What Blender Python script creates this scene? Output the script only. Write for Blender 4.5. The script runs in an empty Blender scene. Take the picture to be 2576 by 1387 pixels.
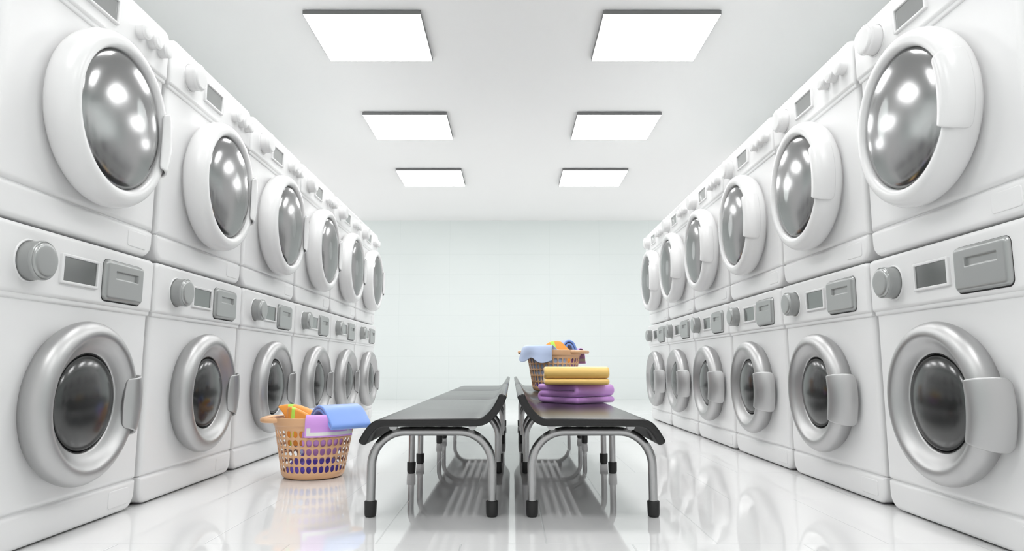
import bpy, bmesh, math, random
from math import sin, cos, pi, radians, sqrt, hypot, atan2
from mathutils import Vector, Matrix

random.seed(7)
S = bpy.context.scene
COL = S.collection
CAM_H = 0.447
W = 1.2            # distance from the aisle's centre to the machine fronts
PITCH = 0.7435     # machine to machine
Y_FIRST = 1.5005   # near edge of the first machine

# ------------------------------------------------------------------ helpers
def link(name, me, mat=None, parent=None, loc=None, rotz=0.0):
    o = bpy.data.objects.new(name, me)
    COL.objects.link(o)
    if mat is not None and me is not None:
        if isinstance(mat, (list, tuple)):
            for m in mat: me.materials.append(m)
        else:
            me.materials.append(mat)
    if parent is not None: o.parent = parent
    if loc is not None: o.location = loc
    if rotz: o.rotation_euler = (0, 0, rotz)
    return o

def thing(name, label, cat, loc=(0, 0, 0), rotz=0.0, group=None):
    o = bpy.data.objects.new(name, None)
    o.empty_display_size = 0.05
    COL.objects.link(o)
    o.location = loc; o.rotation_euler = (0, 0, rotz)
    o['label'] = label; o['category'] = cat
    if group: o['group'] = group
    return o

def tag(o, label, cat, group=None):
    o['label'] = label; o['category'] = cat
    if group: o['group'] = group
    return o

def to_mesh(name, bm, ang=38):
    bmesh.ops.recalc_face_normals(bm, faces=bm.faces[:])
    me = bpy.data.meshes.new(name)
    bm.to_mesh(me); bm.free()
    for p in me.polygons: p.use_smooth = True
    me.set_sharp_from_angle(angle=radians(ang))
    return me

def rrect(s0, s1, z0, z1, r, n=6):
    """rounded rectangle outline; r = (bottom-left, bottom-right, top-right, top-left)"""
    if not isinstance(r, (tuple, list)): r = (r,) * 4
    pts = []
    for (cx, cz, rr, a0) in ((s0 + r[0], z0 + r[0], r[0], 180), (s1 - r[1], z0 + r[1], r[1], 270),
                             (s1 - r[2], z1 - r[2], r[2], 0), (s0 + r[3], z1 - r[3], r[3], 90)):
        for k in range(n + 1):
            a = radians(a0 + 90.0 * k / n)
            pts.append((cx + rr * cos(a), cz + rr * sin(a)))
    return pts

def inset_rr(s0, s1, z0, z1, r, i, n=6):
    if not isinstance(r, (tuple, list)): r = (r,) * 4
    return rrect(s0 + i, s1 - i, z0 + i, z1 - i, tuple(max(q - i, 0.0004) for q in r), n)

def loft(bm, rings, cap0=True, cap1=True):
    """rings: list of (outline [(x, z)], y)"""
    vr = [[bm.verts.new((x, y, z)) for x, z in pts] for pts, y in rings]
    for a, b in zip(vr, vr[1:]):
        n = len(a)
        for i in range(n):
            j = (i + 1) % n
            bm.faces.new((a[i], a[j], b[j], b[i]))
    if cap0: bm.faces.new(vr[0])
    if cap1: bm.faces.new(vr[-1])
    return vr

def slab_rings(s0, s1, z0, z1, r, p_back, p_front, b, nb=5, flat=0.003):
    """a block whose front edge is rounded with radius b; front faces -y (y = -p)"""
    R = [(inset_rr(s0, s1, z0, z1, r, 0.0), -p_back)]
    for k in range(nb + 1):
        a = (pi / 2) * k / nb
        R.append((inset_rr(s0, s1, z0, z1, r, b * (1 - cos(a))), -(p_front - b * (1 - sin(a)))))
    R.append((inset_rr(s0, s1, z0, z1, r, b + flat), -p_front))
    return R

def slab(name, mat, parent, *a, **k):
    bm = bmesh.new()
    loft(bm, slab_rings(*a, **k))
    return link(name, to_mesh(name, bm), mat, parent)

def revolve(bm, prof, cx, cz, n=96, close=False, y_sign=-1.0):
    """prof: (r, p) pairs turned round an axis along y through (cx, cz)"""
    rings = []
    for r, p in prof:
        if r < 1e-6:
            rings.append([bm.verts.new((cx, y_sign * p, cz))])
        else:
            rings.append([bm.verts.new((cx + r * cos(2 * pi * i / n), y_sign * p, cz + r * sin(2 * pi * i / n))) for i in range(n)])
    pairs = list(zip(rings, rings[1:]))
    if close: pairs.append((rings[-1], rings[0]))
    for a, b in pairs:
        for i in range(n):
            j = (i + 1) % n
            if len(a) == 1 and len(b) == 1: continue
            if len(b) == 1: bm.faces.new((a[i], a[j], b[0]))
            elif len(a) == 1: bm.faces.new((a[0], b[j], b[i]))
            else: bm.faces.new((a[i], a[j], b[j], b[i]))

def lathe_z(bm, prof, n=64, c=(0, 0, 0)):
    """prof: (r, z) pairs turned round z"""
    rings = []
    for r, z in prof:
        if r < 1e-6: rings.append([bm.verts.new((c[0], c[1], c[2] + z))])
        else: rings.append([bm.verts.new((c[0] + r * cos(2 * pi * i / n), c[1] + r * sin(2 * pi * i / n), c[2] + z)) for i in range(n)])
    for a, b in zip(rings, rings[1:]):
        for i in range(n):
            j = (i + 1) % n
            if len(b) == 1: bm.faces.new((a[i], a[j], b[0]))
            elif len(a) == 1: bm.faces.new((a[0], b[j], b[i]))
            else: bm.faces.new((a[i], a[j], b[j], b[i]))

def spline(pts, m=8):
    """Catmull-Rom through points (any dimension)"""
    P = [tuple(p) for p in pts]
    P = [tuple(2 * a - b for a, b in zip(P[0], P[1]))] + P + [tuple(2 * a - b for a, b in zip(P[-1], P[-2]))]
    out = []
    for i in range(1, len(P) - 2):
        for k in range(m):
            t = k / m
            out.append(tuple(0.5 * ((2 * p1) + (-p0 + p2) * t + (2 * p0 - 5 * p1 + 4 * p2 - p3) * t * t + (-p0 + 3 * p1 - 3 * p2 + p3) * t ** 3)
                             for p0, p1, p2, p3 in zip(P[i - 1], P[i], P[i + 1], P[i + 2])))
    out.append(P[-2])
    return out

def tube(bm, pts, r, n=16, cap=True):
    """round tube through 3-D points"""
    P = [Vector(p) for p in pts]
    T = []
    for i in range(len(P)):
        a = P[max(i - 1, 0)]; b = P[min(i + 1, len(P) - 1)]
        T.append((b - a).normalized())
    up = Vector((0, 1, 0)) if abs(T[0].y) < 0.9 else Vector((0, 0, 1))
    nrm = (up - up.dot(T[0]) * T[0]).normalized()
    rings = []
    for i, p in enumerate(P):
        nrm = (nrm - nrm.dot(T[i]) * T[i]).normalized()
        bi = T[i].cross(nrm)
        rr = r[i] if isinstance(r, (list, tuple)) else r
        rings.append([bm.verts.new(p + rr * (cos(2 * pi * k / n) * nrm + sin(2 * pi * k / n) * bi)) for k in range(n)])
    for a, b in zip(rings, rings[1:]):
        for k in range(n):
            bm.faces.new((a[k], a[(k + 1) % n], b[(k + 1) % n], b[k]))
    if cap:
        bm.faces.new(rings[0]); bm.faces.new(rings[-1])

def strip_outline(path, h, trim=0.0, round_end=True):
    """closed outline of a strip of half-thickness h about a 2-D path"""
    P = [Vector(p) for p in path]
    if trim > 0:
        d0 = (P[1] - P[0]).normalized(); d1 = (P[-2] - P[-1]).normalized()
        P = P[:]; P[0] = P[0] + d0 * min(trim, (P[1] - P[0]).length * 0.8); P[-1] = P[-1] + d1 * min(trim, (P[-2] - P[-1]).length * 0.8)
    N = []
    for i in range(len(P)):
        t = (P[min(i + 1, len(P) - 1)] - P[max(i - 1, 0)]).normalized()
        N.append(Vector((-t.y, t.x)))
    A = [P[i] + N[i] * h for i in range(len(P))]
    B = [P[i] - N[i] * h for i in range(len(P))]
    t1 = (P[-1] - P[-2]).normalized(); t0 = (P[0] - P[1]).normalized()
    q = 0.55 if round_end == 'soft' else 1.0
    end1 = [P[-1] + N[-1] * h * cos(a) + t1 * h * q * sin(a) for a in (pi / 8, pi / 4, 3 * pi / 8, pi / 2, 5 * pi / 8, 3 * pi / 4, 7 * pi / 8)]
    end0 = [P[0] - N[0] * h * cos(a) + t0 * h * q * sin(a) for a in (pi / 8, pi / 4, 3 * pi / 8, pi / 2, 5 * pi / 8, 3 * pi / 4, 7 * pi / 8)]
    return [tuple(v) for v in A + end1 + B[::-1] + end0]

def strip_solid(bm, path, h, y0, y1, b, frame=None, nb=5, round_end='soft', mats=None, slices=0):
    """strip about a 2-D path (x, z), drawn out from y0 to y1, ends rounded with radius b"""
    prof = []
    for k in range(nb + 1):
        a = (pi / 2) * k / nb
        prof.append((b * (1 - sin(a)), y0 + b * (1 - cos(a))))
    for q in range(1, slices + 1):
        prof.append((0.0, y0 + b + (y1 - y0 - 2 * b) * q / (slices + 1)))
    for k in range(nb, -1, -1):
        a = (pi / 2) * k / nb
        prof.append((b * (1 - sin(a)), y1 - b * (1 - cos(a))))
    rings = []
    for i, y in prof:
        o = strip_outline(path, max(h - i, h * 0.12), i * 0.6, round_end)
        rings.append((o, y))
    n0 = len(bm.faces)
    vr = loft(bm, rings)
    if frame:
        for ring in vr:
            for v in ring: v.co = frame(v.co)
    return vr

# ------------------------------------------------------------------ materials
def mat(name, col, rough=0.5, metal=0.0, ior=1.5, spec=None, coat=0.0, coat_rough=0.05, emis=None, estr=0.0, sheen=0.0):
    m = bpy.data.materials.new(name); m.use_nodes = True
    b = m.node_tree.nodes['Principled BSDF']
    b.inputs['Base Color'].default_value = (*col, 1)
    b.inputs['Roughness'].default_value = rough
    b.inputs['Metallic'].default_value = metal
    b.inputs['IOR'].default_value = ior
    if spec is not None: b.inputs['Specular IOR Level'].default_value = spec
    b.inputs['Coat Weight'].default_value = coat
    b.inputs['Coat Roughness'].default_value = coat_rough
    if sheen: b.inputs['Sheen Weight'].default_value = sheen
    if emis is not None:
        b.inputs['Emission Color'].default_value = (*emis, 1)
        b.inputs['Emission Strength'].default_value = estr
    return m

def soft_noise(m, scale=6.0, amount=0.03):
    """very slight unevenness of the gloss"""
    nt = m.node_tree; b = nt.nodes['Principled BSDF']
    tc = nt.nodes.new('ShaderNodeTexCoord'); nz = nt.nodes.new('ShaderNodeTexNoise')
    mr = nt.nodes.new('ShaderNodeMapRange')
    nz.inputs['Scale'].default_value = scale
    r = b.inputs['Roughness'].default_value
    mr.inputs['To Min'].default_value = max(r - amount, 0.01); mr.inputs['To Max'].default_value = r + amount
    nt.links.new(tc.outputs['Object'], nz.inputs['Vector'])
    nt.links.new(nz.outputs['Fac'], mr.inputs['Value'])
    nt.links.new(mr.outputs['Result'], b.inputs['Roughness'])
    return m

def tile_mat(name, col, grout, axes, bw, bh, off, shift, mortar, rough, bump=0.25, smooth=0.3, ior=1.5):
    m = mat(name, col, rough, ior=ior)
    nt = m.node_tree; b = nt.nodes['Principled BSDF']
    g = nt.nodes.new('ShaderNodeNewGeometry'); sx = nt.nodes.new('ShaderNodeSeparateXYZ'); cx = nt.nodes.new('ShaderNodeCombineXYZ')
    nt.links.new(g.outputs['Position'], sx.inputs[0])
    for k in range(2):
        ad = nt.nodes.new('ShaderNodeMath'); ad.operation = 'SUBTRACT'; ad.inputs[1].default_value = shift[k]
        nt.links.new(sx.outputs[axes[k]], ad.inputs[0]); nt.links.new(ad.outputs[0], cx.inputs[k])
    br = nt.nodes.new('ShaderNodeTexBrick')
    br.offset = off; br.offset_frequency = 2; br.squash = 1.0
    br.inputs['Scale'].default_value = 1.0
    br.inputs['Brick Width'].default_value = bw; br.inputs['Row Height'].default_value = bh
    br.inputs['Mortar Size'].default_value = mortar; br.inputs['Mortar Smooth'].default_value = smooth
    br.inputs['Bias'].default_value = -1.0
    br.inputs['Color1'].default_value = (*col, 1); br.inputs['Color2'].default_value = (*col, 1); br.inputs['Mortar'].default_value = (*grout, 1)
    nt.links.new(cx.outputs[0], br.inputs['Vector'])
    nt.links.new(br.outputs['Color'], b.inputs['Base Color'])
    bp = nt.nodes.new('ShaderNodeBump'); bp.invert = True
    bp.inputs['Strength'].default_value = bump; bp.inputs['Distance'].default_value = 0.002
    nt.links.new(br.outputs['Fac'], bp.inputs['Height'])
    nt.links.new(bp.outputs['Normal'], b.inputs['Normal'])
    return m

M = {}
M['white'] = soft_noise(mat('white_enamel', (0.81, 0.81, 0.81), 0.32))
M['white_plastic'] = mat('white_plastic', (0.775, 0.775, 0.775), 0.26)
M['silver'] = mat('silver_paint', (0.47, 0.47, 0.47), 0.42, metal=0.9)
M['grey'] = mat('grey_plastic', (0.38, 0.39, 0.385), 0.3, metal=0.55)
M['screen'] = mat('display_glass', (0.24, 0.25, 0.245), 0.1, metal=0.85)
M['screen_lit'] = mat('lit_display_glass', (0.46, 0.47, 0.465), 0.12, metal=0.85)  # same display glass, ceiling reflection painted in as a paler grey
def thin_glass(name, rough, f0, tint):
    m = bpy.data.materials.new(name); m.use_nodes = True
    nt = m.node_tree; nt.nodes.clear()
    out = nt.nodes.new('ShaderNodeOutputMaterial'); mx = nt.nodes.new('ShaderNodeMixShader')
    tr = nt.nodes.new('ShaderNodeBsdfTransparent'); gl = nt.nodes.new('ShaderNodeBsdfGlossy'); fr = nt.nodes.new('ShaderNodeFresnel')
    tr.inputs['Color'].default_value = (*tint, 1)
    gl.inputs['Color'].default_value = (1, 1, 1, 1); gl.inputs['Roughness'].default_value = rough
    fr.inputs['IOR'].default_value = f0
    nt.links.new(fr.outputs[0], mx.inputs[0]); nt.links.new(tr.outputs[0], mx.inputs[1]); nt.links.new(gl.outputs[0], mx.inputs[2])
    nt.links.new(mx.outputs[0], out.inputs['Surface'])
    return m
M['dome_glass'] = thin_glass('dryer_door_glass', 0.18, 3.6, (0.98, 0.985, 0.983))
M['drum'] = mat('drum_steel', (0.88, 0.885, 0.885), 0.17, metal=1.0)
M['seal_and_shade'] = mat('dark_seal_and_gap_shade', (0.02, 0.02, 0.02), 0.7)  # black for the door seal and for painted shade round the drawer
M['dark_glass'] = mat('dark_door_glass', (0.012, 0.013, 0.013), 0.19, ior=1.8)
M['mirror_glass'] = mat('mirror_door_glass', (0.45, 0.46, 0.46), 0.22, metal=1.0)
M['floor'] = tile_mat('white_floor_tile', (0.82, 0.82, 0.82), (0.72, 0.73, 0.73), (0, 1), 0.434, 0.5865, 0.5, (0.0877, 0.0465), 0.0022, 0.03, bump=0.5, ior=1.7)
M['tile_x'] = tile_mat('pale_wall_tile', (0.82, 0.872, 0.857), (0.77, 0.825, 0.81), (0, 2), 0.6966, 0.2855, 0.0, (-0.1728, 0.0), 0.003, 0.38)
M['tile_y'] = tile_mat('pale_side_wall_tile', (0.82, 0.872, 0.857), (0.77, 0.825, 0.81), (1, 2), 0.6966, 0.2855, 0.0, (0.0, 0.0), 0.003, 0.38)
M['ceiling'] = mat('ceiling_paint', (0.93, 0.93, 0.925), 0.85)
M['lamp'] = mat('light_diffuser', (0.9, 0.9, 0.9), 0.5, emis=(1, 1, 1), estr=8.3)
M['lamp_frame'] = mat('grey_light_frame', (0.20, 0.20, 0.20), 0.45)
M['black'] = soft_noise(mat('black_seat_plastic', (0.004, 0.004, 0.004), 0.25, ior=1.5))
M['rubber'] = mat('black_rubber', (0.015, 0.015, 0.015), 0.5)
M['steel'] = mat('satin_steel', (0.42, 0.42, 0.42), 0.27, metal=1.0)
M['alu'] = mat('pale_aluminium', (0.85, 0.85, 0.85), 0.4, metal=0.0)
M['basket'] = mat('peach_basket_plastic', (0.82, 0.49, 0.27), 0.28)
M['purple'] = mat('purple_cloth', (0.66, 0.33, 0.80), 0.42, sheen=0.4)
M['white_band'] = mat('white_cloth_band', (0.78, 0.80, 0.76), 0.6)
M['blue'] = mat('blue_cloth', (0.20, 0.36, 0.84), 0.4, sheen=0.5)
M['pale_blue'] = mat('pale_blue_cloth', (0.50, 0.60, 0.82), 0.55, sheen=0.3)
M['orange'] = mat('orange_cloth', (0.90, 0.36, 0.05), 0.5, sheen=0.3)
M['green'] = mat('lime_green_band', (0.50, 0.85, 0.10), 0.5)
M['yellow'] = mat('yellow_cloth', (0.93, 0.62, 0.19), 0.38, sheen=0.3)

# ------------------------------------------------------------------ setting
Y_SIDE = 6.2
X_WALL, Y_BACK, Y_REAR, Z_CEIL = 2.2, 9.418, -1.6, 2.48
def box(name, x0, x1, y0, y1, z0, z1, m, parent=None, kind=None):
    bm = bmesh.new(); bmesh.ops.create_cube(bm, size=1)
    for v in bm.verts:
        v.co = Vector((x0 if v.co.x < 0 else x1, y0 if v.co.y < 0 else y1, z0 if v.co.z < 0 else z1))
    me = bpy.data.meshes.new(name); bm.to_mesh(me); bm.free()
    o = link(name, me, m, parent)
    if kind: o['kind'] = kind
    return o
T = 0.1
box('floor', -X_WALL - T, X_WALL + T, Y_REAR - T, Y_BACK + T, -T, 0, M['floor'], kind='structure')
box('ceiling', -X_WALL - T, X_WALL + T, Y_REAR - T, Y_BACK + T, Z_CEIL, Z_CEIL + T, M['ceiling'], kind='structure')
box('wall_back', -X_WALL - T, X_WALL + T, Y_BACK, Y_BACK + T, 0, Z_CEIL, M['tile_x'], kind='structure')

box('wall_left', -X_WALL - T, -X_WALL, Y_REAR, Y_SIDE, 0, Z_CEIL, M['tile_y'], kind='structure')
box('wall_right', X_WALL, X_WALL + T, Y_REAR, Y_SIDE, 0, Z_CEIL, M['tile_y'], kind='structure')

# ------------------------------------------------------------------ washing machines and dryers
HW = 0.3835
def sx(s): return s - HW            # machine-width coordinate -> local x

def make_dial(parent, s, z, mcol, r=0.048, name='dial'):
    # collar
    bm = bmesh.new()
    prof = [(r + 0.0005, 0.010)] + [(r + 0.0035 + 0.003 * cos(a), 0.012 + 0.0035 * sin(a)) for a in [pi - pi * k / 8 for k in range(9)]] + [(r + 0.0065, 0.010)]
    revolve(bm, prof, sx(s), z, 64, close=True)
    col = to_mesh('dial_collar', bm)
    bm = bmesh.new()
    k = r / 0.048
    prof = [(0.0482, 0.004), (0.0478, 0.041), (0.0483, 0.0418), (0.0488, 0.0432), (0.0489, 0.046), (0.0488, 0.0495), (0.0485, 0.0508),
            (0.0478, 0.0518), (0.0462, 0.052), (0.0455, 0.0512), (0.0450, 0.0512), (0.0444, 0.0524), (0.0430, 0.0552), (0.0405, 0.0572), (0.0370, 0.0582), (0.0320, 0.0585), (0.015, 0.0585), (0, 0.0585)]
    revolve(bm, [(a * k, b) for a, b in prof], sx(s), z, 64)
    d = link(name, to_mesh(name, bm, 50), mcol, parent)
    link('dial_collar', col, M['white_plastic'], d)
    return d

def make_timer_knob(parent, s, z):
    bm = bmesh.new(); r = 0.0255
    prof = [(r - 0.0004, 0.004), (r - 0.0006, 0.034), (r, 0.0345), (r + 0.0003, 0.036), (r + 0.0003, 0.0385), (r, 0.0400), (r - 0.0012, 0.041), (r - 0.002, 0.0409),
            (r - 0.0026, 0.0414), (r - 0.005, 0.0432), (r - 0.009, 0.044), (0.008, 0.0442), (0, 0.0442)]
    revolve(bm, prof, sx(s), z, 40)
    return link('timer_knob', to_mesh('timer_knob', bm, 50), M['white_plastic'], parent)

def make_display(parent, mat_screen):
    s0, s1, z0, z1 = 0.2725, 0.4365, 0.6635, 0.744
    i0, i1, j0, j1 = 0.2815, 0.4275, 0.6715, 0.736
    bm = bmesh.new()
    R = []
    pf, b = 0.0205, 0.0025
    R.append((rrect(sx(s0), sx(s1), z0, z1, 0.004), -0.008))
    for k in range(4):
        a = (pi / 2) * k / 3
        R.append((inset_rr(sx(s0), sx(s1), z0, z1, 0.004, b * (1 - cos(a))), -(pf - b * (1 - sin(a)))))
    for k in range(4):
        a = (pi / 2) * k / 3
        q = 0.0015
        e = q * (1 - sin(a))
        R.append((rrect(sx(i0) - e, sx(i1) + e, j0 - e, j1 + e, 0.0015), -(pf - q * (1 - cos(a)))))
    R.append((rrect(sx(i0), sx(i1), j0, j1, 0.0015), -0.008))
    loft(bm, R, cap0=True, cap1=True)
    f = link('display_frame', to_mesh('display_frame', bm), M['white_plastic'], parent)
    bm = bmesh.new()
    loft(bm, [(rrect(sx(i0) + .0002, sx(i1) - .0002, j0 + .0002, j1 - .0002, 0.0013), -0.010), (rrect(sx(i0) + .0002, sx(i1) - .0002, j0 + .0002, j1 - .0002, 0.0013), -0.0155)])
    link('display_screen', to_mesh('display_screen', bm), mat_screen, f)

def make_drawer(parent):
    s0, s1, z0, z1, r = sx(0.4620), sx(0.6680), 0.6380, 0.7585, 0.018
    a0, a1, c0, c1 = sx(0.511), sx(0.632), 0.7035, 0.7265
    bm = bmesh.new()
    R = slab_rings(s0, s1, z0, z1, r, 0.006, 0.0250, 0.0125, nb=7, flat=0.002)
    R.append((rrect(a0 - .003, a1 + .003, c0 - .003, c1 + .003, 0.004), -0.0250))
    for k in range(5):
        a = (pi / 2) * k / 4; q = 0.002
        R.append((rrect(a0 - q * (1 - sin(a)), a1 + q * (1 - sin(a)), c0 - q * (1 - sin(a)), c1 + q * (1 - sin(a)), 0.003), -(0.0250 - q * (1 - cos(a)))))
    R.append((rrect(a0 + .001, a1 - .001, c0 + .001, c1 - .001, 0.003), -0.0185))
    R.append((rrect(a0 + .003, a1 - .003, c0 + .003, c1 - .003, 0.002), -0.0178))
    R.append((rrect(a0 + .005, a1 - .005, c0 + .005, c1 - .005, 0.002), -0.0178))
    loft(bm, R)
    d = link('detergent_drawer', to_mesh('detergent_drawer', bm), M['grey'], parent)
    bm = bmesh.new()
    loft(bm, [(rrect(s0 - .0015, s1 + .0015, z0 - .0035, z1 + .001, r + .001), -0.004), (rrect(s0 - .0015, s1 + .0015, z0 - .0035, z1 + .001, r + .001), -0.0128)])
    link('drawer_gap_shade', to_mesh('drawer_gap_shade', bm), M['seal_and_shade'], d)  # solid dark slab imitating the shade in the gap round the drawer

def make_handle(parent, prof, a0, a1, th, cx, cz, m, corner=0.2, cut=3.5, K=28, name='door_handle', bow=0.0, da0=0.0, da1=0.0):
    P = spline(prof, 5)
    # resample evenly
    L = [0.0]
    for a, b in zip(P, P[1:]): L.append(L[-1] + hypot(a[0] - b[0], a[1] - b[1]))
    NT = 26; Q = []
    for k in range(NT + 1):
        d = L[-1] * k / NT; i = 0
        while i < len(L) - 2 and L[i + 1] < d: i += 1
        t = (d - L[i]) / max(L[i + 1] - L[i], 1e-9)
        Q.append((P[i][0] + (P[i + 1][0] - P[i][0]) * t, P[i][1] + (P[i + 1][1] - P[i][1]) * t))
    N = []
    for k in range(NT + 1):
        a = Q[max(k - 1, 0)]; b = Q[min(k + 1, NT)]
        dx, dy = b[0] - a[0], b[1] - a[1]; l = hypot(dx, dy)
        N.append((dy / l, -dx / l))
    bm = bmesh.new()
    def grid(off):
        g = []
        for k in range(NT + 1):
            u = abs(2.0 * k / NT - 1); e = 0.0
            if u > 1 - corner:
                v = (u - (1 - corner)) / corner
                e = cut * v ** 2.6
            row = []
            for j in range(K + 1):
                w = j / K
                t_ = k / NT; lo = a0 + da0 * t_ + e; hi = a1 + da1 * t_ - e
                ang = radians(lo + (hi - lo) * w)
                br = bow * (2 * w - 1) ** 2 * max(0.0, 1 - 2.5 * k / NT)
                r = Q[k][0] - N[k][0] * off + br; p = Q[k][1] - N[k][1] * off
                row.append(bm.verts.new((cx + r * cos(ang), -p, cz + r * sin(ang))))
            g.append(row)
        return g
    # outward normal must point away from the ring
    sgn = 1 if sum(n[1] for n in N) > 0 else -1
    A = grid(0.0); B = grid(th * sgn)
    for g in (A, B):
        for k in range(NT):
            for j in range(K):
                bm.faces.new((g[k][j], g[k][j + 1], g[k + 1][j + 1], g[k + 1][j]))
    for k in range(NT):
        bm.faces.new((A[k][0], A[k + 1][0], B[k + 1][0], B[k][0]))
        bm.faces.new((A[k][K], A[k + 1][K], B[k + 1][K], B[k][K]))
    for j in range(K):
        bm.faces.new((A[0][j], A[0][j + 1], B[0][j + 1], B[0][j]))
        bm.faces.new((A[NT][j], A[NT][j + 1], B[NT][j + 1], B[NT][j]))
    me = to_mesh(name, bm, 180)
    o = link(name, me, m, parent)
    md = o.modifiers.new('soft', 'SUBSURF'); md.levels = 1; md.render_levels = 1
    return o

BODY_S0, BODY_S1 = 0.0235, 0.7435
def make_body(root, z_top_r):
    # cabinet
    slab('cabinet', M['white'], root, sx(BODY_S0), sx(BODY_S1), 0.0925, 0.700, (0.004, 0.004, 0.01, 0.01), -0.76, 0.0, 0.014, nb=6, flat=0.004)
    # kick plate with rounded lower corners
    k = slab('kick_plate', M['white'], root, sx(BODY_S0), sx(BODY_S1), 0.004, 0.0905, (0.048, 0.048, 0.004, 0.004), -0.75, 0.0, 0.012, nb=6, flat=0.004)
    # shaded groove between kick plate and cabinet
    bm = bmesh.new()
    loft(bm, [(rrect(sx(BODY_S0 + .012), sx(BODY_S1 - .012), 0.086, 0.097, 0.001), 0.70), (rrect(sx(BODY_S0 + .012), sx(BODY_S1 - .012), 0.086, 0.097, 0.001), 0.009)])
    link('groove', to_mesh('groove', bm), M['white'], root)
    # little square flap at the lower right
    slab('service_flap', M['white'], root, sx(0.597), sx(0.703), 0.0235, 0.0745, 0.009, -0.004, 0.0022, 0.0022, nb=3, flat=0.002)
    # control panel, standing a little proud of the cabinet, with a lip
    bm = bmesh.new()
    R = []
    a, b_, z0, z1 = sx(BODY_S0 - 0.007), sx(BODY_S1 + 0.002), 0.6215, 0.7925
    rr = (0.010, 0.010, z_top_r, z_top_r)
    R = slab_rings(a, b_, z0, z1, rr, -0.765, 0.0125, 0.012, nb=6, flat=0.006)
    loft(bm, R)
    link('control_panel', to_mesh('control_panel', bm), M['white'], root)
    # the step under the panel
    slab('panel_lip', M['white'], root, sx(BODY_S0 + 0.0), sx(BODY_S1 - 0.0), 0.6095, 0.640, (0.006, 0.006, 0.004, 0.004), -0.75, 0.0058, 0.006, nb=4, flat=0.003)
    for (fx, fy) in ((-.32, .06), (.32, .06), (-.32, .70), (.32, .70)):
        bm = bmesh.new(); lathe_z(bm, [(0, 0), (0.018, 0), (0.018, 0.03), (0, 0.03)], 16, (fx, fy, 0))
        link('foot', to_mesh('foot', bm), M['rubber'], root)

CX, CZW = 0.0, 0.3485
def make_washer():
    root = thing('washing_machine', '', 'washing machine')
    make_body(root, 0.020)
    make_dial(root, 0.1590, 0.7045, M['grey'])
    make_display(root, M['screen'])
    make_drawer(root)
    # door ring
    prof = spline([(0.199, -0.004), (0.206, 0.005), (0.2155, 0.018), (0.2205, 0.036), (0.2175, 0.053), (0.2065, 0.067), (0.192, 0.0742), (0.180, 0.0735),
                   (0.171, 0.0675), (0.161, 0.058), (0.151, 0.0505), (0.142, 0.0455), (0.1355, 0.042), (0.1330, 0.037), (0.1330, 0.022)], 4)
    bm = bmesh.new(); revolve(bm, prof, CX, CZW, 128)
    ring = link('door', to_mesh('door', bm, 60), M['silver'], root)
    # rubber seal then bulging dark glass
    bm = bmesh.new(); revolve(bm, [(0.1329, 0.026), (0.1329, 0.0385), (0.1318, 0.0395), (0.1302, 0.0385), (0.1298, 0.036), (0.1298, 0.026)], CX, CZW, 96, close=True)
    link('door_seal', to_mesh('door_seal', bm, 60), M['seal_and_shade'], ring)
    R_, h_ = 0.1298, 0.040
    prof = [(R_ * sin(t), 0.032 + h_ * cos(t)) for t in [pi / 2 * (1 - k / 22) for k in range(22)]] + [(0, 0.032 + h_)]
    bm = bmesh.new(); revolve(bm, [(R_, 0.022)] + prof, CX, CZW, 96)
    link('door_glass', to_mesh('door_glass', bm, 80), M['dark_glass'], ring)
    make_handle(ring, [(0.149, 0.0595), (0.157, 0.068), (0.170, 0.0805), (0.186, 0.0870), (0.204, 0.0855), (0.222, 0.0755), (0.238, 0.058), (0.249, 0.036), (0.2545, 0.012)],
                -28.5, 21.5, 0.0075, CX, CZW, M['silver'], bow=0.014, da0=3.0, da1=-5.0)
    return root

def make_dryer():
    root = thing('tumble_dryer', '', 'tumble dryer')
    make_body(root, 0.034)
    make_dial(root, 0.1590, 0.7045, M['white_plastic'])
    make_display(root, M['screen_lit'])
    for s in (0.5545, 0.6215, 0.6875): make_timer_knob(root, s, 0.7065)
    CZ = 0.3495; CXD = 0.004
    prof = spline([(0.216, -0.004), (0.224, 0.004), (0.238, 0.014), (0.248, 0.030), (0.2520, 0.050), (0.2495, 0.069), (0.2410, 0.085), (0.2300, 0.0935),
                   (0.218, 0.0960), (0.2085, 0.0945), (0.2025, 0.089), (0.1997, 0.081), (0.1993, 0.062)], 4)
    bm = bmesh.new(); revolve(bm, prof, CXD, CZ, 144)
    ring = link('door', to_mesh('door', bm, 60), M['white_plastic'], root)
    R_, h_ = 0.1992, 0.042
    prof = [(R_ * sin(t), 0.073 + h_ * cos(t)) for t in [pi / 2 * (1 - k / 26) for k in range(26)]] + [(0, 0.073 + h_)]
    bm = bmesh.new(); revolve(bm, [(R_, 0.068)] + prof, CXD, CZ, 128)
    link('door_glass', to_mesh('door_glass', bm, 80), M['dome_glass'], ring)
    D_ = 0.032
    prof = [(0.1985 * sin(t), 0.070 - D_ * cos(t)) for t in [pi / 2 * (1 - k / 26) for k in range(26)]] + [(0, 0.070 - D_)]
    bm = bmesh.new(); revolve(bm, prof, CXD, CZ, 128)
    link('drum', to_mesh('drum', bm, 80), M['drum'], ring)
    make_handle(ring, [(0.187, 0.0970), (0.195, 0.1050), (0.209, 0.1100), (0.226, 0.1100), (0.241, 0.1025), (0.252, 0.087), (0.257, 0.064), (0.2535, 0.042)],
                -25.2, 25.3, 0.007, CXD, CZ, M['white_plastic'], bow=0.012)
    return root

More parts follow.
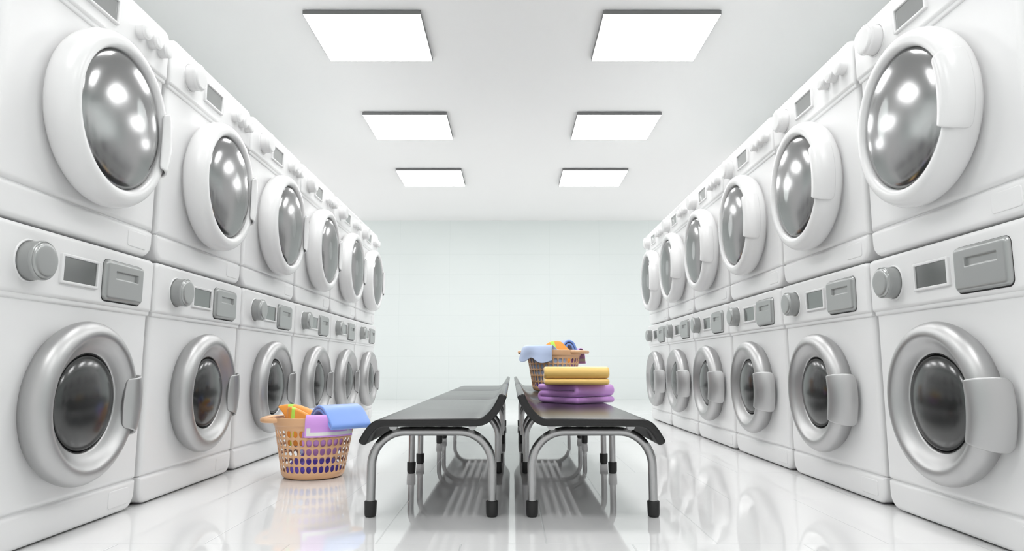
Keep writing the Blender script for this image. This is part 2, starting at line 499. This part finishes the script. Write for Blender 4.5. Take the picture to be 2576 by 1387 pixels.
def dup(root, loc, rotz):
    r = root.copy(); COL.objects.link(r); r.location = loc; r.rotation_euler = (0, 0, rotz)
    for ch in list(root.children):
        c = ch.copy(); COL.objects.link(c); c.parent = r
        for g in list(ch.children):
            d = g.copy(); COL.objects.link(d); d.parent = c
    return r

washer0 = make_washer(); dryer0 = make_dryer()
ORD = ['nearest', 'second nearest', 'third nearest', 'third farthest', 'second farthest', 'farthest']
first = True
for side in (-1, 1):
    sname = 'left' if side < 0 else 'right'
    for i in range(6):
        yc = Y_FIRST + HW + PITCH * i
        loc = (side * W, yc, 0.0); rz = pi / 2 if side < 0 else -pi / 2
        if first:
            w, d = washer0, dryer0
            w.location = loc; w.rotation_euler = (0, 0, rz)
            d.location = (loc[0], loc[1], 0.7985); d.rotation_euler = (0, 0, rz)
            first = False
        else:
            w = dup(washer0, loc, rz); d = dup(dryer0, (loc[0], loc[1], 0.7985), rz)
        w['label'] = 'white washing machine with grey door on the floor, %s in %s row' % (ORD[i], sname)
        w['group'] = 'washing machines in the %s row' % sname
        d['label'] = 'white tumble dryer with mirrored door atop a washer, %s in %s row' % (ORD[i], sname)
        d['group'] = 'tumble dryers in the %s row' % sname

# ------------------------------------------------------------------ ceiling lights
def make_light():
    root = thing('ceiling_light', '', 'ceiling light')
    hx, hy = 0.339, 0.3065
    bm = bmesh.new()
    def rect(a, b): return [(-a, -b), (a, -b), (a, b), (-a, b)]
    def ring(pts, z): return [bm.verts.new((x, y, z)) for x, y in pts]
    rs = [ring(rect(hx - .012, hy - .012), 0.0), ring(rect(hx - .012, hy - .012), -0.006), ring(rect(hx, hy), -0.006), ring(rect(hx, hy), -0.030), ring(rect(hx - .0025, hy - .0025), -0.030), ring(rect(hx - .0025, hy - .0025), -0.024)]
    for a, b in zip(rs, rs[1:]):
        for k in range(4): bm.faces.new((a[k], a[(k + 1) % 4], b[(k + 1) % 4], b[k]))
    bm.faces.new(rs[0]); bm.faces.new(rs[-1])
    bmesh.ops.recalc_face_normals(bm, faces=bm.faces[:])
    me = bpy.data.meshes.new('frame'); bm.to_mesh(me); bm.free()
    link('frame', me, M['lamp_frame'], root)
    e = 0.0027
    o = box('diffuser', -hx + e, hx - e, -hy + e, hy - e, -0.0297, -0.0245, M['lamp'], root)
    return root
light0 = make_light()
rows = ['first pair from the camera', 'second pair from the camera', 'pair nearest the back wall']
k = 0
for side in (-1, 1):
    for i in range(-2, 3):
        y = 3.686 + 0.3065 + 1.5825 * i
        o = light0 if k == 0 else dup(light0, (0, 0, 0), 0)
        o.location = (side * 0.8635, y, Z_CEIL)
        sd = 'left' if side < 0 else 'right'
        if i >= 0:
            o['label'] = 'square white ceiling light with grey rim, %s one of the %s' % (sd, rows[i])
            o['group'] = 'ceiling lights ahead of the camera'
        else:
            o['label'] = 'square white ceiling light out of view, %s side, %s row back from the visible ones' % (sd, ['first', 'second', 'third', 'fourth'][-i - 1])
            o['group'] = 'ceiling lights out of view'
        k += 1

# ------------------------------------------------------------------ benches
SEAT_L = 1.118
def make_bench():
    """left-hand bench unit: local y from 0 (near end); x is the world x"""
    root = thing('bench', '', 'bench')
    path = spline([(-0.4285, 0.2325), (-0.4190, 0.2490), (-0.4085, 0.2650), (-0.3950, 0.2790), (-0.3750, 0.2862), (-0.345, 0.2872), (-0.28, 0.2875), (-0.20, 0.2877), (-0.13, 0.2880),
                   (-0.099, 0.2888), (-0.0780, 0.2945), (-0.0590, 0.3090), (-0.0440, 0.3285), (-0.0330, 0.3480), (-0.0265, 0.3620)], 5)
    bm = bmesh.new()
    strip_solid(bm, [(a, b - 0.0012) for a, b in path], 0.0116, 0.0, SEAT_L - 0.002, 0.0055, nb=5)
    link('seat', to_mesh('seat', bm, 40), M['black'], root)
    for y in (0.130, 0.970):
        pts = []
        xl, xr, zt, r = -0.4245, -0.0600, 0.2505, 0.100
        pts = [(xl, y, 0.012), (xl, y, 0.06), (xl, y, 0.11)]
        pts += [(xl + r - r * cos(a), y, zt - r + r * sin(a)) for a in [pi / 2 * q / 14 for q in range(15)]]
        pts += [(-0.28, y, zt), (-0.20, y, zt)]
        pts += [(xr - r + r * sin(a), y, zt - r + r * cos(a)) for a in [pi / 2 * q / 14 for q in range(15)]]
        pts += [(xr, y, 0.11), (xr, y, 0.06), (xr, y, 0.012)]
        bm = bmesh.new(); tube(bm, pts, 0.0132, 24)
        fr = link('leg_frame', to_mesh('leg_frame', bm, 60), M['steel'], root)
        for x in (xl, xr):
            bm = bmesh.new()
            lathe_z(bm, [(0, 0.0), (0.0125, 0.0), (0.0160, 0.0018), (0.0172, 0.006), (0.0178, 0.012), (0.0184, 0.044), (0.0180, 0.0458), (0.0168, 0.0466), (0.0150, 0.0462), (0.0136, 0.0445), (0, 0.0445)], 32, (x, y, 0))
            link('foot_cap', to_mesh('foot_cap', bm, 60), M['rubber'], fr)
    for x in (-0.315, -0.268, -0.222, -0.175):
        bm = bmesh.new(); tube(bm, [(x, 0.130, 0.2535), (x, 0.40, 0.2535), (x, 0.70, 0.2535), (x, 0.970, 0.2535)], 0.0115, 16)
        link('rail', to_mesh('rail', bm, 60), M['alu'], root)
    for x in (-0.357, -0.119):
        for y0 in (0.098, 0.972):
            bm = bmesh.new()
            o = [(x - 0.0115, 0.280), (x - 0.0115, 0.266)] + [(x - 0.0115 * cos(a), 0.2655 - 0.0095 * sin(a)) for a in [pi * q / 10 for q in range(11)]] + [(x + 0.0115, 0.266), (x + 0.0115, 0.280)]
            loft(bm, [(o, y0), (o, y0 + 0.03)])
            link('seat_mount', to_mesh('seat_mount', bm, 40), M['alu'], root)
    return root

def mirror_copy(root):
    """a mirrored bench for the other side (own meshes, normals kept outward)"""
    r = root.copy(); COL.objects.link(r)
    def mc(o, par):
        c = o.copy(); COL.objects.link(c); c.parent = par
        if o.data:
            c.data = o.data.copy()
            c.data.transform(Matrix.Scale(-1, 4, Vector((1, 0, 0))))
            c.data.flip_normals()
        return c
    for ch in list(root.children):
        c = mc(ch, r)
        for g in list(ch.children): mc(g, c)
    return r

bl = make_bench(); br_ = mirror_copy(bl)
YB0 = 1.992
bench_lab = {
    (-1, 0): 'nearest seat unit of the left black bench, nothing on it',
    (-1, 1): 'middle seat unit of the left black bench, nothing on it',
    (-1, 2): 'farthest seat unit of the left black bench, nothing on it',
    (1, 0): 'nearest seat unit of the right black bench, carrying the folded towels',
    (1, 1): 'middle seat unit of the right black bench, under the laundry basket',
    (1, 2): 'farthest seat unit of the right black bench, behind the laundry basket',
}
for side, base in ((-1, bl), (1, br_)):
    for i in range(3):
        o = base if i == 0 else dup(base, (0, 0, 0), 0)
        o.location = (0, YB0 + 1.12 * i, 0)
        o['label'] = bench_lab[(side, i)]
        o['group'] = 'black seat units of the %s bench' % ('left' if side < 0 else 'right')

# ------------------------------------------------------------------ laundry baskets
def make_basket():
    root = thing('laundry_basket', '', 'laundry basket')
    NC, NR = 34, 5
    zr0, dz = 0.0245, 0.0347
    def rad(z): return 0.1225 + 0.0335 * (z / 0.198)
    bm = bmesh.new()
    # cells with elliptical holes
    q = 6
    for c in range(NC):
        f0, f1 = 2 * pi * c / NC, 2 * pi * (c + 1) / NC
        for r in range(NR):
            z0, z1 = zr0 + dz * r, zr0 + dz * (r + 1)
            bord = []
            for k in range(q): bord.append((-1 + 2 * k / q, -1))
            for k in range(q): bord.append((1, -1 + 2 * k / q))
            for k in range(q): bord.append((1 - 2 * k / q, 1))
            for k in range(q): bord.append((-1, 1 - 2 * k / q))
            def P(u, v):
                f = (f0 + f1) / 2 + (f1 - f0) / 2 * u; z = (z0 + z1) / 2 + (z1 - z0) / 2 * v
                R = rad(z)
                return (R * cos(f), R * sin(f), z)
            outer = [bm.verts.new(P(u, v)) for u, v in bord]
            inner = []
            for u, v in bord:
                a = atan2(v, u)
                inner.append(bm.verts.new(P(0.79 * cos(a), 0.80 * sin(a))))
            n = len(bord)
            for k in range(n):
                bm.faces.new((outer[k], outer[(k + 1) % n], inner[(k + 1) % n], inner[k]))
    # solid band below and above
    def band(rz):
        n = NC * q
        prev = None
        for R, z in rz:
            cur = [bm.verts.new((R * cos(2 * pi * k / n), R * sin(2 * pi * k / n), z)) for k in range(n)] if R > 1e-6 else [bm.verts.new((0, 0, z))]
            if prev:
                for k in range(n):
                    if len(prev) == 1: bm.faces.new((prev[0], cur[k], cur[(k + 1) % n]))
                    else: bm.faces.new((prev[k], prev[(k + 1) % n], cur[(k + 1) % n], cur[k]))
            prev = cur
    band([(0, 0.003), (0.06, 0.003), (0.104, 0.002), (0.1135, 0.003), (0.1195, 0.007), (0.1225, 0.0125), (rad(0.018), 0.018), (rad(zr0), zr0)])
    zt = zr0 + dz * NR
    band([(rad(zt), zt), (rad(0.207) + .0002, 0.207), (0.1600, 0.2105), (0.1630, 0.2125), (0.1640, 0.2155), (0.1668, 0.2400), (0.1665, 0.2425), (0.1645, 0.2435), (0.1620, 0.2425), (0.1605, 0.238)])
    bmesh.ops.remove_doubles(bm, verts=bm.verts[:], dist=0.0004)
    me = to_mesh('basket_wall', bm, 50)
    w = link('basket_wall', me, M['basket'], root)
    sd = w.modifiers.new('thick', 'SOLIDIFY'); sd.thickness = 0.0028; sd.offset = -1
    for s in (0, 1):
        fa = pi * s
        pts = []
        for k in range(25):
            t = -1 + 2 * k / 24.0
            # D-shaped loop: rim points at +-34 degrees, reach 0.226
            a = radians(34) * t
            base = 0.160
            reach = 0.2015
            e = abs(t) ** 3.2
            x = (base * cos(radians(34))) * e + reach * (1 - e)
            y = 0.160 * sin(radians(34)) * (1 if t > 0 else -1) * (1 - (1 - abs(t)) ** 1.9)
            pts.append((x * cos(fa) - y * sin(fa), x * sin(fa) + y * cos(fa), 0.232))
        bm = bmesh.new(); tube(bm, pts, [0.0105] * 25, 16)
        bmesh.ops.scale(bm, vec=(1, 1, 1), verts=bm.verts[:])
        link('basket_handle', to_mesh('basket_handle', bm, 60), M['basket'], root)
    return root

B1 = make_basket(); B1.location = (-0.815, 2.880, 0.0); B1.rotation_euler = (0, 0, radians(8))
B1['label'] = 'peach plastic laundry basket with round holes on the floor, full of towels'
B1['group'] = 'laundry baskets'
B2 = dup(B1, (0.250, 4.150, 0.2982), radians(-20))
B2['label'] = 'peach plastic laundry basket standing on the right bench behind the folded towels'
B2['group'] = 'laundry baskets'

# cloths ------------------------------------------------------------------
def drape(name, c, a0, a1, path, mats, th=0.004, nu=40, wave=0.0, wn=2.0, hem=None, band=None, tilt=0.0, flat=0.0, rot=0.0, spread=(0.0, 0.0)):
    """a cloth hanging over a basket rim: a0..a1 degrees round the basket, path = (r, z) from inside to outside.
    band(u, v) -> True where the second material shows; u 0..1 across, v = metres up from the outer hem"""
    P = spline(path, 7)
    L = [0.0]
    for a, b in zip(P, P[1:]): L.append(L[-1] + hypot(a[0] - b[0], a[1] - b[1]))
    nv = 90; Q = []
    for k in range(nv + 1):
        d = L[-1] * k / nv; i = 0
        while i < len(L) - 2 and L[i + 1] < d: i += 1
        t = (d - L[i]) / max(L[i + 1] - L[i], 1e-9)
        Q.append((P[i][0] + (P[i + 1][0] - P[i][0]) * t, P[i][1] + (P[i + 1][1] - P[i][1]) * t))
    am = radians((a0 + a1) / 2)
    bm = bmesh.new(); g = []
    crest = max(range(nv + 1), key=lambda k: Q[k][1])
    for k in range(nv + 1):
        row = []
        outer = max(0.0, (k - crest) / max(nv - crest, 1))
        inn = min(1.0, max(0.0, (crest - k) / max(crest, 1)) * 2.2)
        b0 = a0 - spread[0] * inn; b1 = a1 + spread[1] * inn
        for j in range(nu + 1):
            u = j / nu
            a = radians(b0 + (b1 - b0) * u)
            r, z = Q[k]
            ww = wave * sin(wn * 2 * pi * u + 0.6) * (outer ** 1.3)
            rr = r + ww
            if flat: rr = rr + flat * outer * (1 / cos(a - am) - 1) * r
            zz = z + tilt * (u - 0.5)
            if hem and outer > 0: zz += hem(u) * outer ** 1.5
            row.append(bm.verts.new((rr * cos(a), rr * sin(a), zz)))
        g.append(row)
    Lt = L[-1]
    for k in range(nv):
        for j in range(nu):
            f = bm.faces.new((g[k][j], g[k][j + 1], g[k + 1][j + 1], g[k + 1][j]))
            if band and band((j + .5) / nu, Lt * (1 - (k + .5) / nv)): f.material_index = 1
    me = to_mesh(name, bm, 180)
    o = link(name, me, mats, None, c)
    sd = o.modifiers.new('thick', 'SOLIDIFY'); sd.thickness = th; sd.offset = 0
    sb = o.modifiers.new('soft', 'SUBSURF'); sb.levels = 1; sb.render_levels = 1
    return o

def purple_band(u, v):
    if 0.008 < v < 0.020 and u > 0.03: return True
    if 0.020 <= v < 0.036 and (0.03 < u < 0.10 or 0.86 < u < 0.93): return True
    return False

c1 = (-0.815, 2.880, 0.0)
o = drape('purple_towel', c1, -86, -23,
          [(0.088, 0.078), (0.112, 0.100), (0.137, 0.140), (0.147, 0.200), (0.151, 0.235), (0.158, 0.252), (0.169, 0.2555), (0.179, 0.247), (0.184, 0.225), (0.184, 0.200), (0.186, 0.172)],
          [M['purple'], M['white_band']], th=0.004, nu=56, wave=0.004, wn=0.9, band=purple_band, spread=(8, 4))
tag(o, 'purple towel with a white band hanging over the rim of the floor basket', 'towel')

def bent_slab(name, frame, path, h, w0, w1, m, slices=6, band=None, b=None):
    bm = bmesh.new()
    strip_solid(bm, path, h, w0, w1, h * 0.9 if b is None else b, frame=frame, nb=6, round_end=True, slices=slices)
    return link(name, to_mesh(name, bm, 75), m)

def radial_frame(c, deg):
    d = Vector((cos(radians(deg)), sin(radians(deg)), 0)); t = Vector((-sin(radians(deg)), cos(radians(deg)), 0)); C = Vector(c)
    return lambda v: C + d * v.x + t * v.y + Vector((0, 0, v.z))

# blue folded towel over the rim: two layers joined by a fold at the outer end
pathb = spline([(-0.010, 0.150), (0.020, 0.215), (0.050, 0.257), (0.085, 0.283), (0.120, 0.283), (0.152, 0.267), (0.182, 0.240), (0.200, 0.2205), (0.205, 0.2115), (0.2015, 0.2065), (0.193, 0.210),
                (0.174, 0.230), (0.146, 0.255), (0.117, 0.2695), (0.088, 0.270), (0.057, 0.246), (0.030, 0.205), (0.002, 0.145)], 4)
o = bent_slab('blue_towel', radial_frame(c1, -45), pathb, 0.0068, -0.045, 0.135, M['blue'], b=0.006)
tag(o, 'thick folded blue towel bulging over the right rim of the floor basket', 'towel')

def banded_strips(name, strips, mats, c, band):
    """several folds of one towel; band(x, y) in local units picks the stripe"""
    bm = bmesh.new()
    for path, h, y0, y1, deg, sl in strips:
        d = radians(deg); ca, sa = cos(d), sin(d)
        strip_solid(bm, path, h, y0, y1, h * 0.9, frame=lambda v: Vector((v.x * ca - v.y * sa, v.x * sa + v.y * ca, v.z)), nb=4, round_end=True, slices=sl)
    for f in bm.faces:
        cc = f.calc_center_median()
        if band(cc): f.material_index = 1
    return link(name, to_mesh(name, bm, 75), mats, None, c)

def lerp_pts(pts, t):
    for (a, *va), (b, *vb) in zip(pts, pts[1:]):
        if t <= b or (b, *vb) == pts[-1]:
            k = (t - a) / (b - a); k = min(max(k, 0), 1); k = k * k * (3 - 2 * k) if False else k
            return tuple(x + (y - x) * k for x, y in zip(va, vb))
def smooth_tab(pts, n=60):
    sp = spline(pts, 12)
    return sorted(sp)
def sheets(name, c, parts, mats, th=0.009):
    """one cloth made of folded leaves: each part = (fn(u, v) -> local point, nu, nv, band(u, v))"""
    bm = bmesh.new()
    for fn, nu, nv, band in parts:
        g = [[bm.verts.new(fn(i / nu, j / nv)) for i in range(nu + 1)] for j in range(nv + 1)]
        for j in range(nv):
            for i in range(nu):
                f = bm.faces.new((g[j][i], g[j][i + 1], g[j + 1][i + 1], g[j + 1][i]))
                if band and band((i + .5) / nu, (j + .5) / nv): f.material_index = 1
    me = to_mesh(name, bm, 180)
    o = link(name, me, mats, None, c)
    sd = o.modifiers.new('thick', 'SOLIDIFY'); sd.thickness = th; sd.offset = 0
    sb = o.modifiers.new('soft', 'SUBSURF'); sb.levels = 1; sb.render_levels = 1
    return o

# orange towel with a lime band, heaped on the left of the floor basket
front_top = smooth_tab([(0, .272), (.10, .281), (.25, .277), (.5, .262), (.75, .243), (1, .222)])
def o_front(u, v):
    zt = lerp_pts(front_top, u)[0]
    x = -0.096 + 0.130 * u
    y = -0.088 + 0.022 * math.exp(-u * 14) + 0.012 * u
    if v < 0.75:
        k = v / 0.75; z = 0.13 + (zt - 0.006 - 0.13) * k
        x += 0.008 * math.exp(-u * 6) * (1 - k) ** 1.5
        y += 0.010 * k * k
    else:
        k = (v - 0.75) / 0.25; a = k * pi * 0.75
        z = zt - 0.006 + 0.006 * sin(a) - 0.03 * max(0, k - .7)
        y += 0.010 + 0.012 * (1 - cos(a)); x -= 0.004 * k
    return (x, y, z)
back_top = smooth_tab([(0, .2835), (.15, .2885), (.35, .2875), (.55, .277), (.75, .260), (1, .240)])
def o_back(u, v):
    zt = lerp_pts(back_top, u)[0]
    L = math.exp(-u * 5.5)
    if v < 0.6:
        k = v / 0.6; z = 0.15 + (zt - 0.004 - 0.15) * k
        y = -0.052 + 0.028 * k ** 2
        xl = -0.104 - 0.044 * max(0.0, (k - 0.55) / 0.45) ** 1.6
    else:
        k = (v - 0.6) / 0.4
        z = zt - 0.004 + 0.006 * sin(min(1, k * 2) * pi / 2) - 0.030 * k * k
        y = -0.024 + 0.060 * k
        xl = -0.148 + 0.020 * k
    x = xl + (0.045 - xl) * u
    return (x, y, z)
o = sheets('orange_towel', c1, [(o_front, 40, 28, lambda u, v: 0.17 < u < 0.27), (o_back, 44, 30, lambda u, v: 0.20 < u < 0.31 and v > 0.45)], [M['orange'], M['green']], 0.0085)
tag(o, 'orange towel with a lime green stripe heaped in the floor basket', 'towel')

# pale blue cloth at the back of the floor basket
o = drape('pale_blue_cloth', c1, 62, 150,
          [(0.060, 0.070), (0.100, 0.110), (0.136, 0.150), (0.146, 0.205), (0.150, 0.240), (0.158, 0.258), (0.170, 0.262), (0.180, 0.250), (0.186, 0.225), (0.188, 0.195)],
          M['pale_blue'], th=0.004, nu=40, wave=0.008, wn=1.4)
tag(o, 'pale blue cloth over the back rim of the floor basket', 'cloth')
# deep blue cloth lying at the bottom of the floor basket
def heap(name, c, R, z0, hgt, m, seed):
    rnd = random.Random(seed)
    ph = [rnd.uniform(0, 6.28) for _ in range(6)]
    bm = bmesh.new(); n, k = 48, 14
    rows = [[bm.verts.new((0, 0, z0 + hgt))]]
    for i in range(1, k + 1):
        t = i / k; row = []
        for j in range(n):
            a = 2 * pi * j / n
            r = R * sin(t * pi * 0.5) * (1 + 0.05 * sin(3 * a + ph[0]) * t)
            z = z0 + hgt * (cos(t * pi * 0.5) ** 0.8) * (1 + 0.22 * sin(2 * a + ph[1]) * t + 0.12 * sin(5 * a + ph[2]))
            if i == k: z = z0
            row.append(bm.verts.new((r * cos(a), r * sin(a), z)))
        rows.append(row)
    for j in range(n): bm.faces.new((rows[0][0], rows[1][j], rows[1][(j + 1) % n]))
    for i in range(1, k):
        for j in range(n): bm.faces.new((rows[i][j], rows[i + 1][j], rows[i + 1][(j + 1) % n], rows[i][(j + 1) % n]))
    bm.faces.new(rows[-1])
    return link(name, to_mesh(name, bm, 80), m, None, c)
M['violet'] = mat('deep_violet_cloth', (0.14, 0.09, 0.62), 0.55, sheen=0.2)
o = heap('violet_cloth', (c1[0], c1[1], 0.0), 0.112, 0.0065, 0.085, M['violet'], 3)
tag(o, 'deep violet cloth crumpled at the bottom of the floor basket', 'cloth')

# second basket's laundry
c2 = (0.250, 4.150, 0.2982)
o = drape('pale_blue_cloth', c2, -175, -96,
          [(0.090, 0.040), (0.118, 0.070), (0.135, 0.130), (0.146, 0.210), (0.150, 0.245), (0.158, 0.266), (0.170, 0.270), (0.183, 0.260), (0.192, 0.235), (0.196, 0.205), (0.200, 0.185)],
          M['pale_blue'], th=0.004, nu=48, wave=0.012, wn=1.6, hem=lambda u: 0.012 * sin(2 * pi * 1.8 * u + 2.2) - 0.018 * (u > 0.6) * (u - 0.6) * 2, spread=(0, 42))
tag(o, 'pale blue cloth hanging over the near rim of the basket on the bench', 'cloth')
o = drape('purple_towel', c2, 2, 50,
          [(0.088, 0.078), (0.112, 0.100), (0.137, 0.140), (0.147, 0.200), (0.151, 0.235), (0.158, 0.252), (0.169, 0.2555), (0.180, 0.247), (0.187, 0.225), (0.190, 0.200), (0.192, 0.164)],
          [M['purple'], M['white_band']], th=0.004, nu=56, wave=0.004, wn=0.9, band=lambda u, v: (0.014 < v < 0.030 and u < .97) or (0.030 <= v < 0.052 and (0.07 < u < 0.16 or .88 < u < .96)), tilt=0.0)
tag(o, 'purple towel with a white band hanging over the far right rim of the bench basket', 'towel')
tent = smooth_tab([(0, .243), (.2, .262), (.38, .291), (.55, .2985), (.70, .297), (.82, .276), (1, .238)])
def t_front(u, v):
    zt = lerp_pts(tent, u)[0]
    x = -0.105 + 0.205 * u
    if v < 0.7: x += 0.055 * (1 - v / 0.7) * sin(pi * u)
    if v < 0.7:
        k = v / 0.7; z = 0.10 + (zt - 0.004 - 0.10) * k; y = -0.085 + 0.045 * k ** 2
    else:
        k = (v - 0.7) / 0.3; z = zt - 0.004 + 0.005 * sin(k * pi * .5) - 0.035 * k * k; y = -0.040 + 0.075 * k
    return (x, y, z)
def t_leaf(u, v):
    zt = lerp_pts(tent, min(1, 0.62 + 0.38 * u))[0] - 0.004
    x = 0.030 + 0.078 * u
    k = v; z = 0.12 + (zt - 0.12) * k; y = -0.100 + 0.025 * k
    return (x, y, z)
o = sheets('orange_towel', c2, [(t_front, 44, 30, lambda u, v: 0.40 < u < 0.53)], [M['orange'], M['green']], 0.0085)
tag(o, 'orange towel with a lime green stripe sticking out of the bench basket', 'towel')
pf = spline([(-0.045, 0.20), (-0.035, 0.250), (-0.018, 0.286), (0.008, 0.300), (0.034, 0.288), (0.052, 0.250), (0.062, 0.205), (0.055, 0.200), (0.042, 0.235), (0.024, 0.272), (0.008, 0.281), (-0.006, 0.271), (-0.022, 0.235), (-0.030, 0.20)], 4)
o = bent_slab('blue_towel', lambda v: Vector((c2[0] + 0.082 + v.x * 0.95 - v.y * 0.25, c2[1] + 0.0 + v.y, c2[2] + v.z)), pf, 0.0062, -0.020, 0.115, M['blue'], b=0.005)
tag(o, 'folded blue towel arching up at the back of the bench basket', 'towel')
o = heap('violet_cloth', c2, 0.112, 0.0065, 0.10, M['violet'], 5)
tag(o, 'deep violet cloth crumpled at the bottom of the bench basket', 'cloth')

# ------------------------------------------------------------------ folded towels on the bench
def fold_path(L0, L1, zs, h, tip=0.0):
    """S-shaped fold between 0 and L; zs = layer heights"""
    pts = []
    n = len(zs)
    for i, z in enumerate(zs):
        a, b = (0.0, L0) if i % 2 == 0 else (L0, 0.0)
        r = (zs[i + 1] - z) / 2 if i < n - 1 else 0.0
        rp = (z - zs[i - 1]) / 2 if i > 0 else 0.0
        sa = a + (rp if a < b else -rp) if i > 0 else a
        ea = b - (r if a < b else -r) if i < n - 1 else b
        for k in range(9): pts.append((sa + (ea - sa) * k / 8, z))
        if i < n - 1:
            dirn = 1 if b > a else -1
            for k in range(1, 8):
                t = -pi / 2 + pi * k / 8
                pts.append((ea + dirn * r * cos(t), z + r + r * sin(t)))
    return pts
# purple: near corner (0.25, 2.74); first axis to the far left, width axis to the far right
ZS = 0.2982
a1_, a2_ = radians(132.5), radians(42.5)
N0 = Vector((0.2500, 2.735, 0)); E2 = Vector((cos(a1_), sin(a1_), 0)); E1 = Vector((cos(a2_), sin(a2_), 0))
h = 0.0122
pp = fold_path(0.205, 0, [ZS + h, ZS + 3 * h + 0.0012, ZS + 5 * h + 0.0024], h)
bm = bmesh.new()
strip_solid(bm, pp, h, 0.0, 0.235, h * 0.95, frame=lambda v: N0 + E2 * v.x + E1 * v.y + Vector((0, 0, v.z)), nb=7, round_end=True, slices=3)
o = link('folded_purple_towel', to_mesh('folded_purple_towel', bm, 75), M['purple'])
tag(o, 'purple towel folded in layers on the right bench under the yellow towel', 'towel')
ztop = ZS + 6 * h + 0.0028
h = 0.0117
pp = fold_path(0.205, 0, [ztop + h, ztop + 3 * h + 0.0008, ztop + 5 * h + 0.0008], h)
ang = radians(-2)
D2 = Vector((-sin(ang), cos(ang), 0)); D1 = Vector((cos(ang), sin(ang), 0)); N1 = Vector((0.1265, 2.727, 0))
bm = bmesh.new()
strip_solid(bm, pp, h, 0.0, 0.258, h * 0.95, frame=lambda v: N1 + D2 * v.x + D1 * v.y + Vector((0, 0, v.z)), nb=7, round_end=True, slices=3)
o = link('folded_yellow_towel', to_mesh('folded_yellow_towel', bm, 75), M['yellow'])
tag(o, 'yellow towel folded flat on top of the purple towel on the right bench', 'towel')

# ------------------------------------------------------------------ camera, world, view
cd = bpy.data.cameras.new('camera'); cam = bpy.data.objects.new('camera', cd); COL.objects.link(cam)
cam.location = (0, 0, CAM_H); cam.rotation_euler = (radians(90 + 7.57), 0, 0)
cd.sensor_width = 36; cd.sensor_fit = 'HORIZONTAL'; cd.lens = 24; cd.clip_start = 0.05
S.camera = cam
w = bpy.data.worlds.new('world'); S.world = w; w.use_nodes = True
w.node_tree.nodes['Background'].inputs[0].default_value = (1, 1, 1, 1)
w.node_tree.nodes['Background'].inputs[1].default_value = 0.85
vs = S.view_settings
vs.view_transform = 'Standard'; vs.look = 'None'; vs.exposure = 0.24; vs.gamma = 1.0; vs.use_curve_mapping = False
S.display_settings.display_device = 'sRGB'
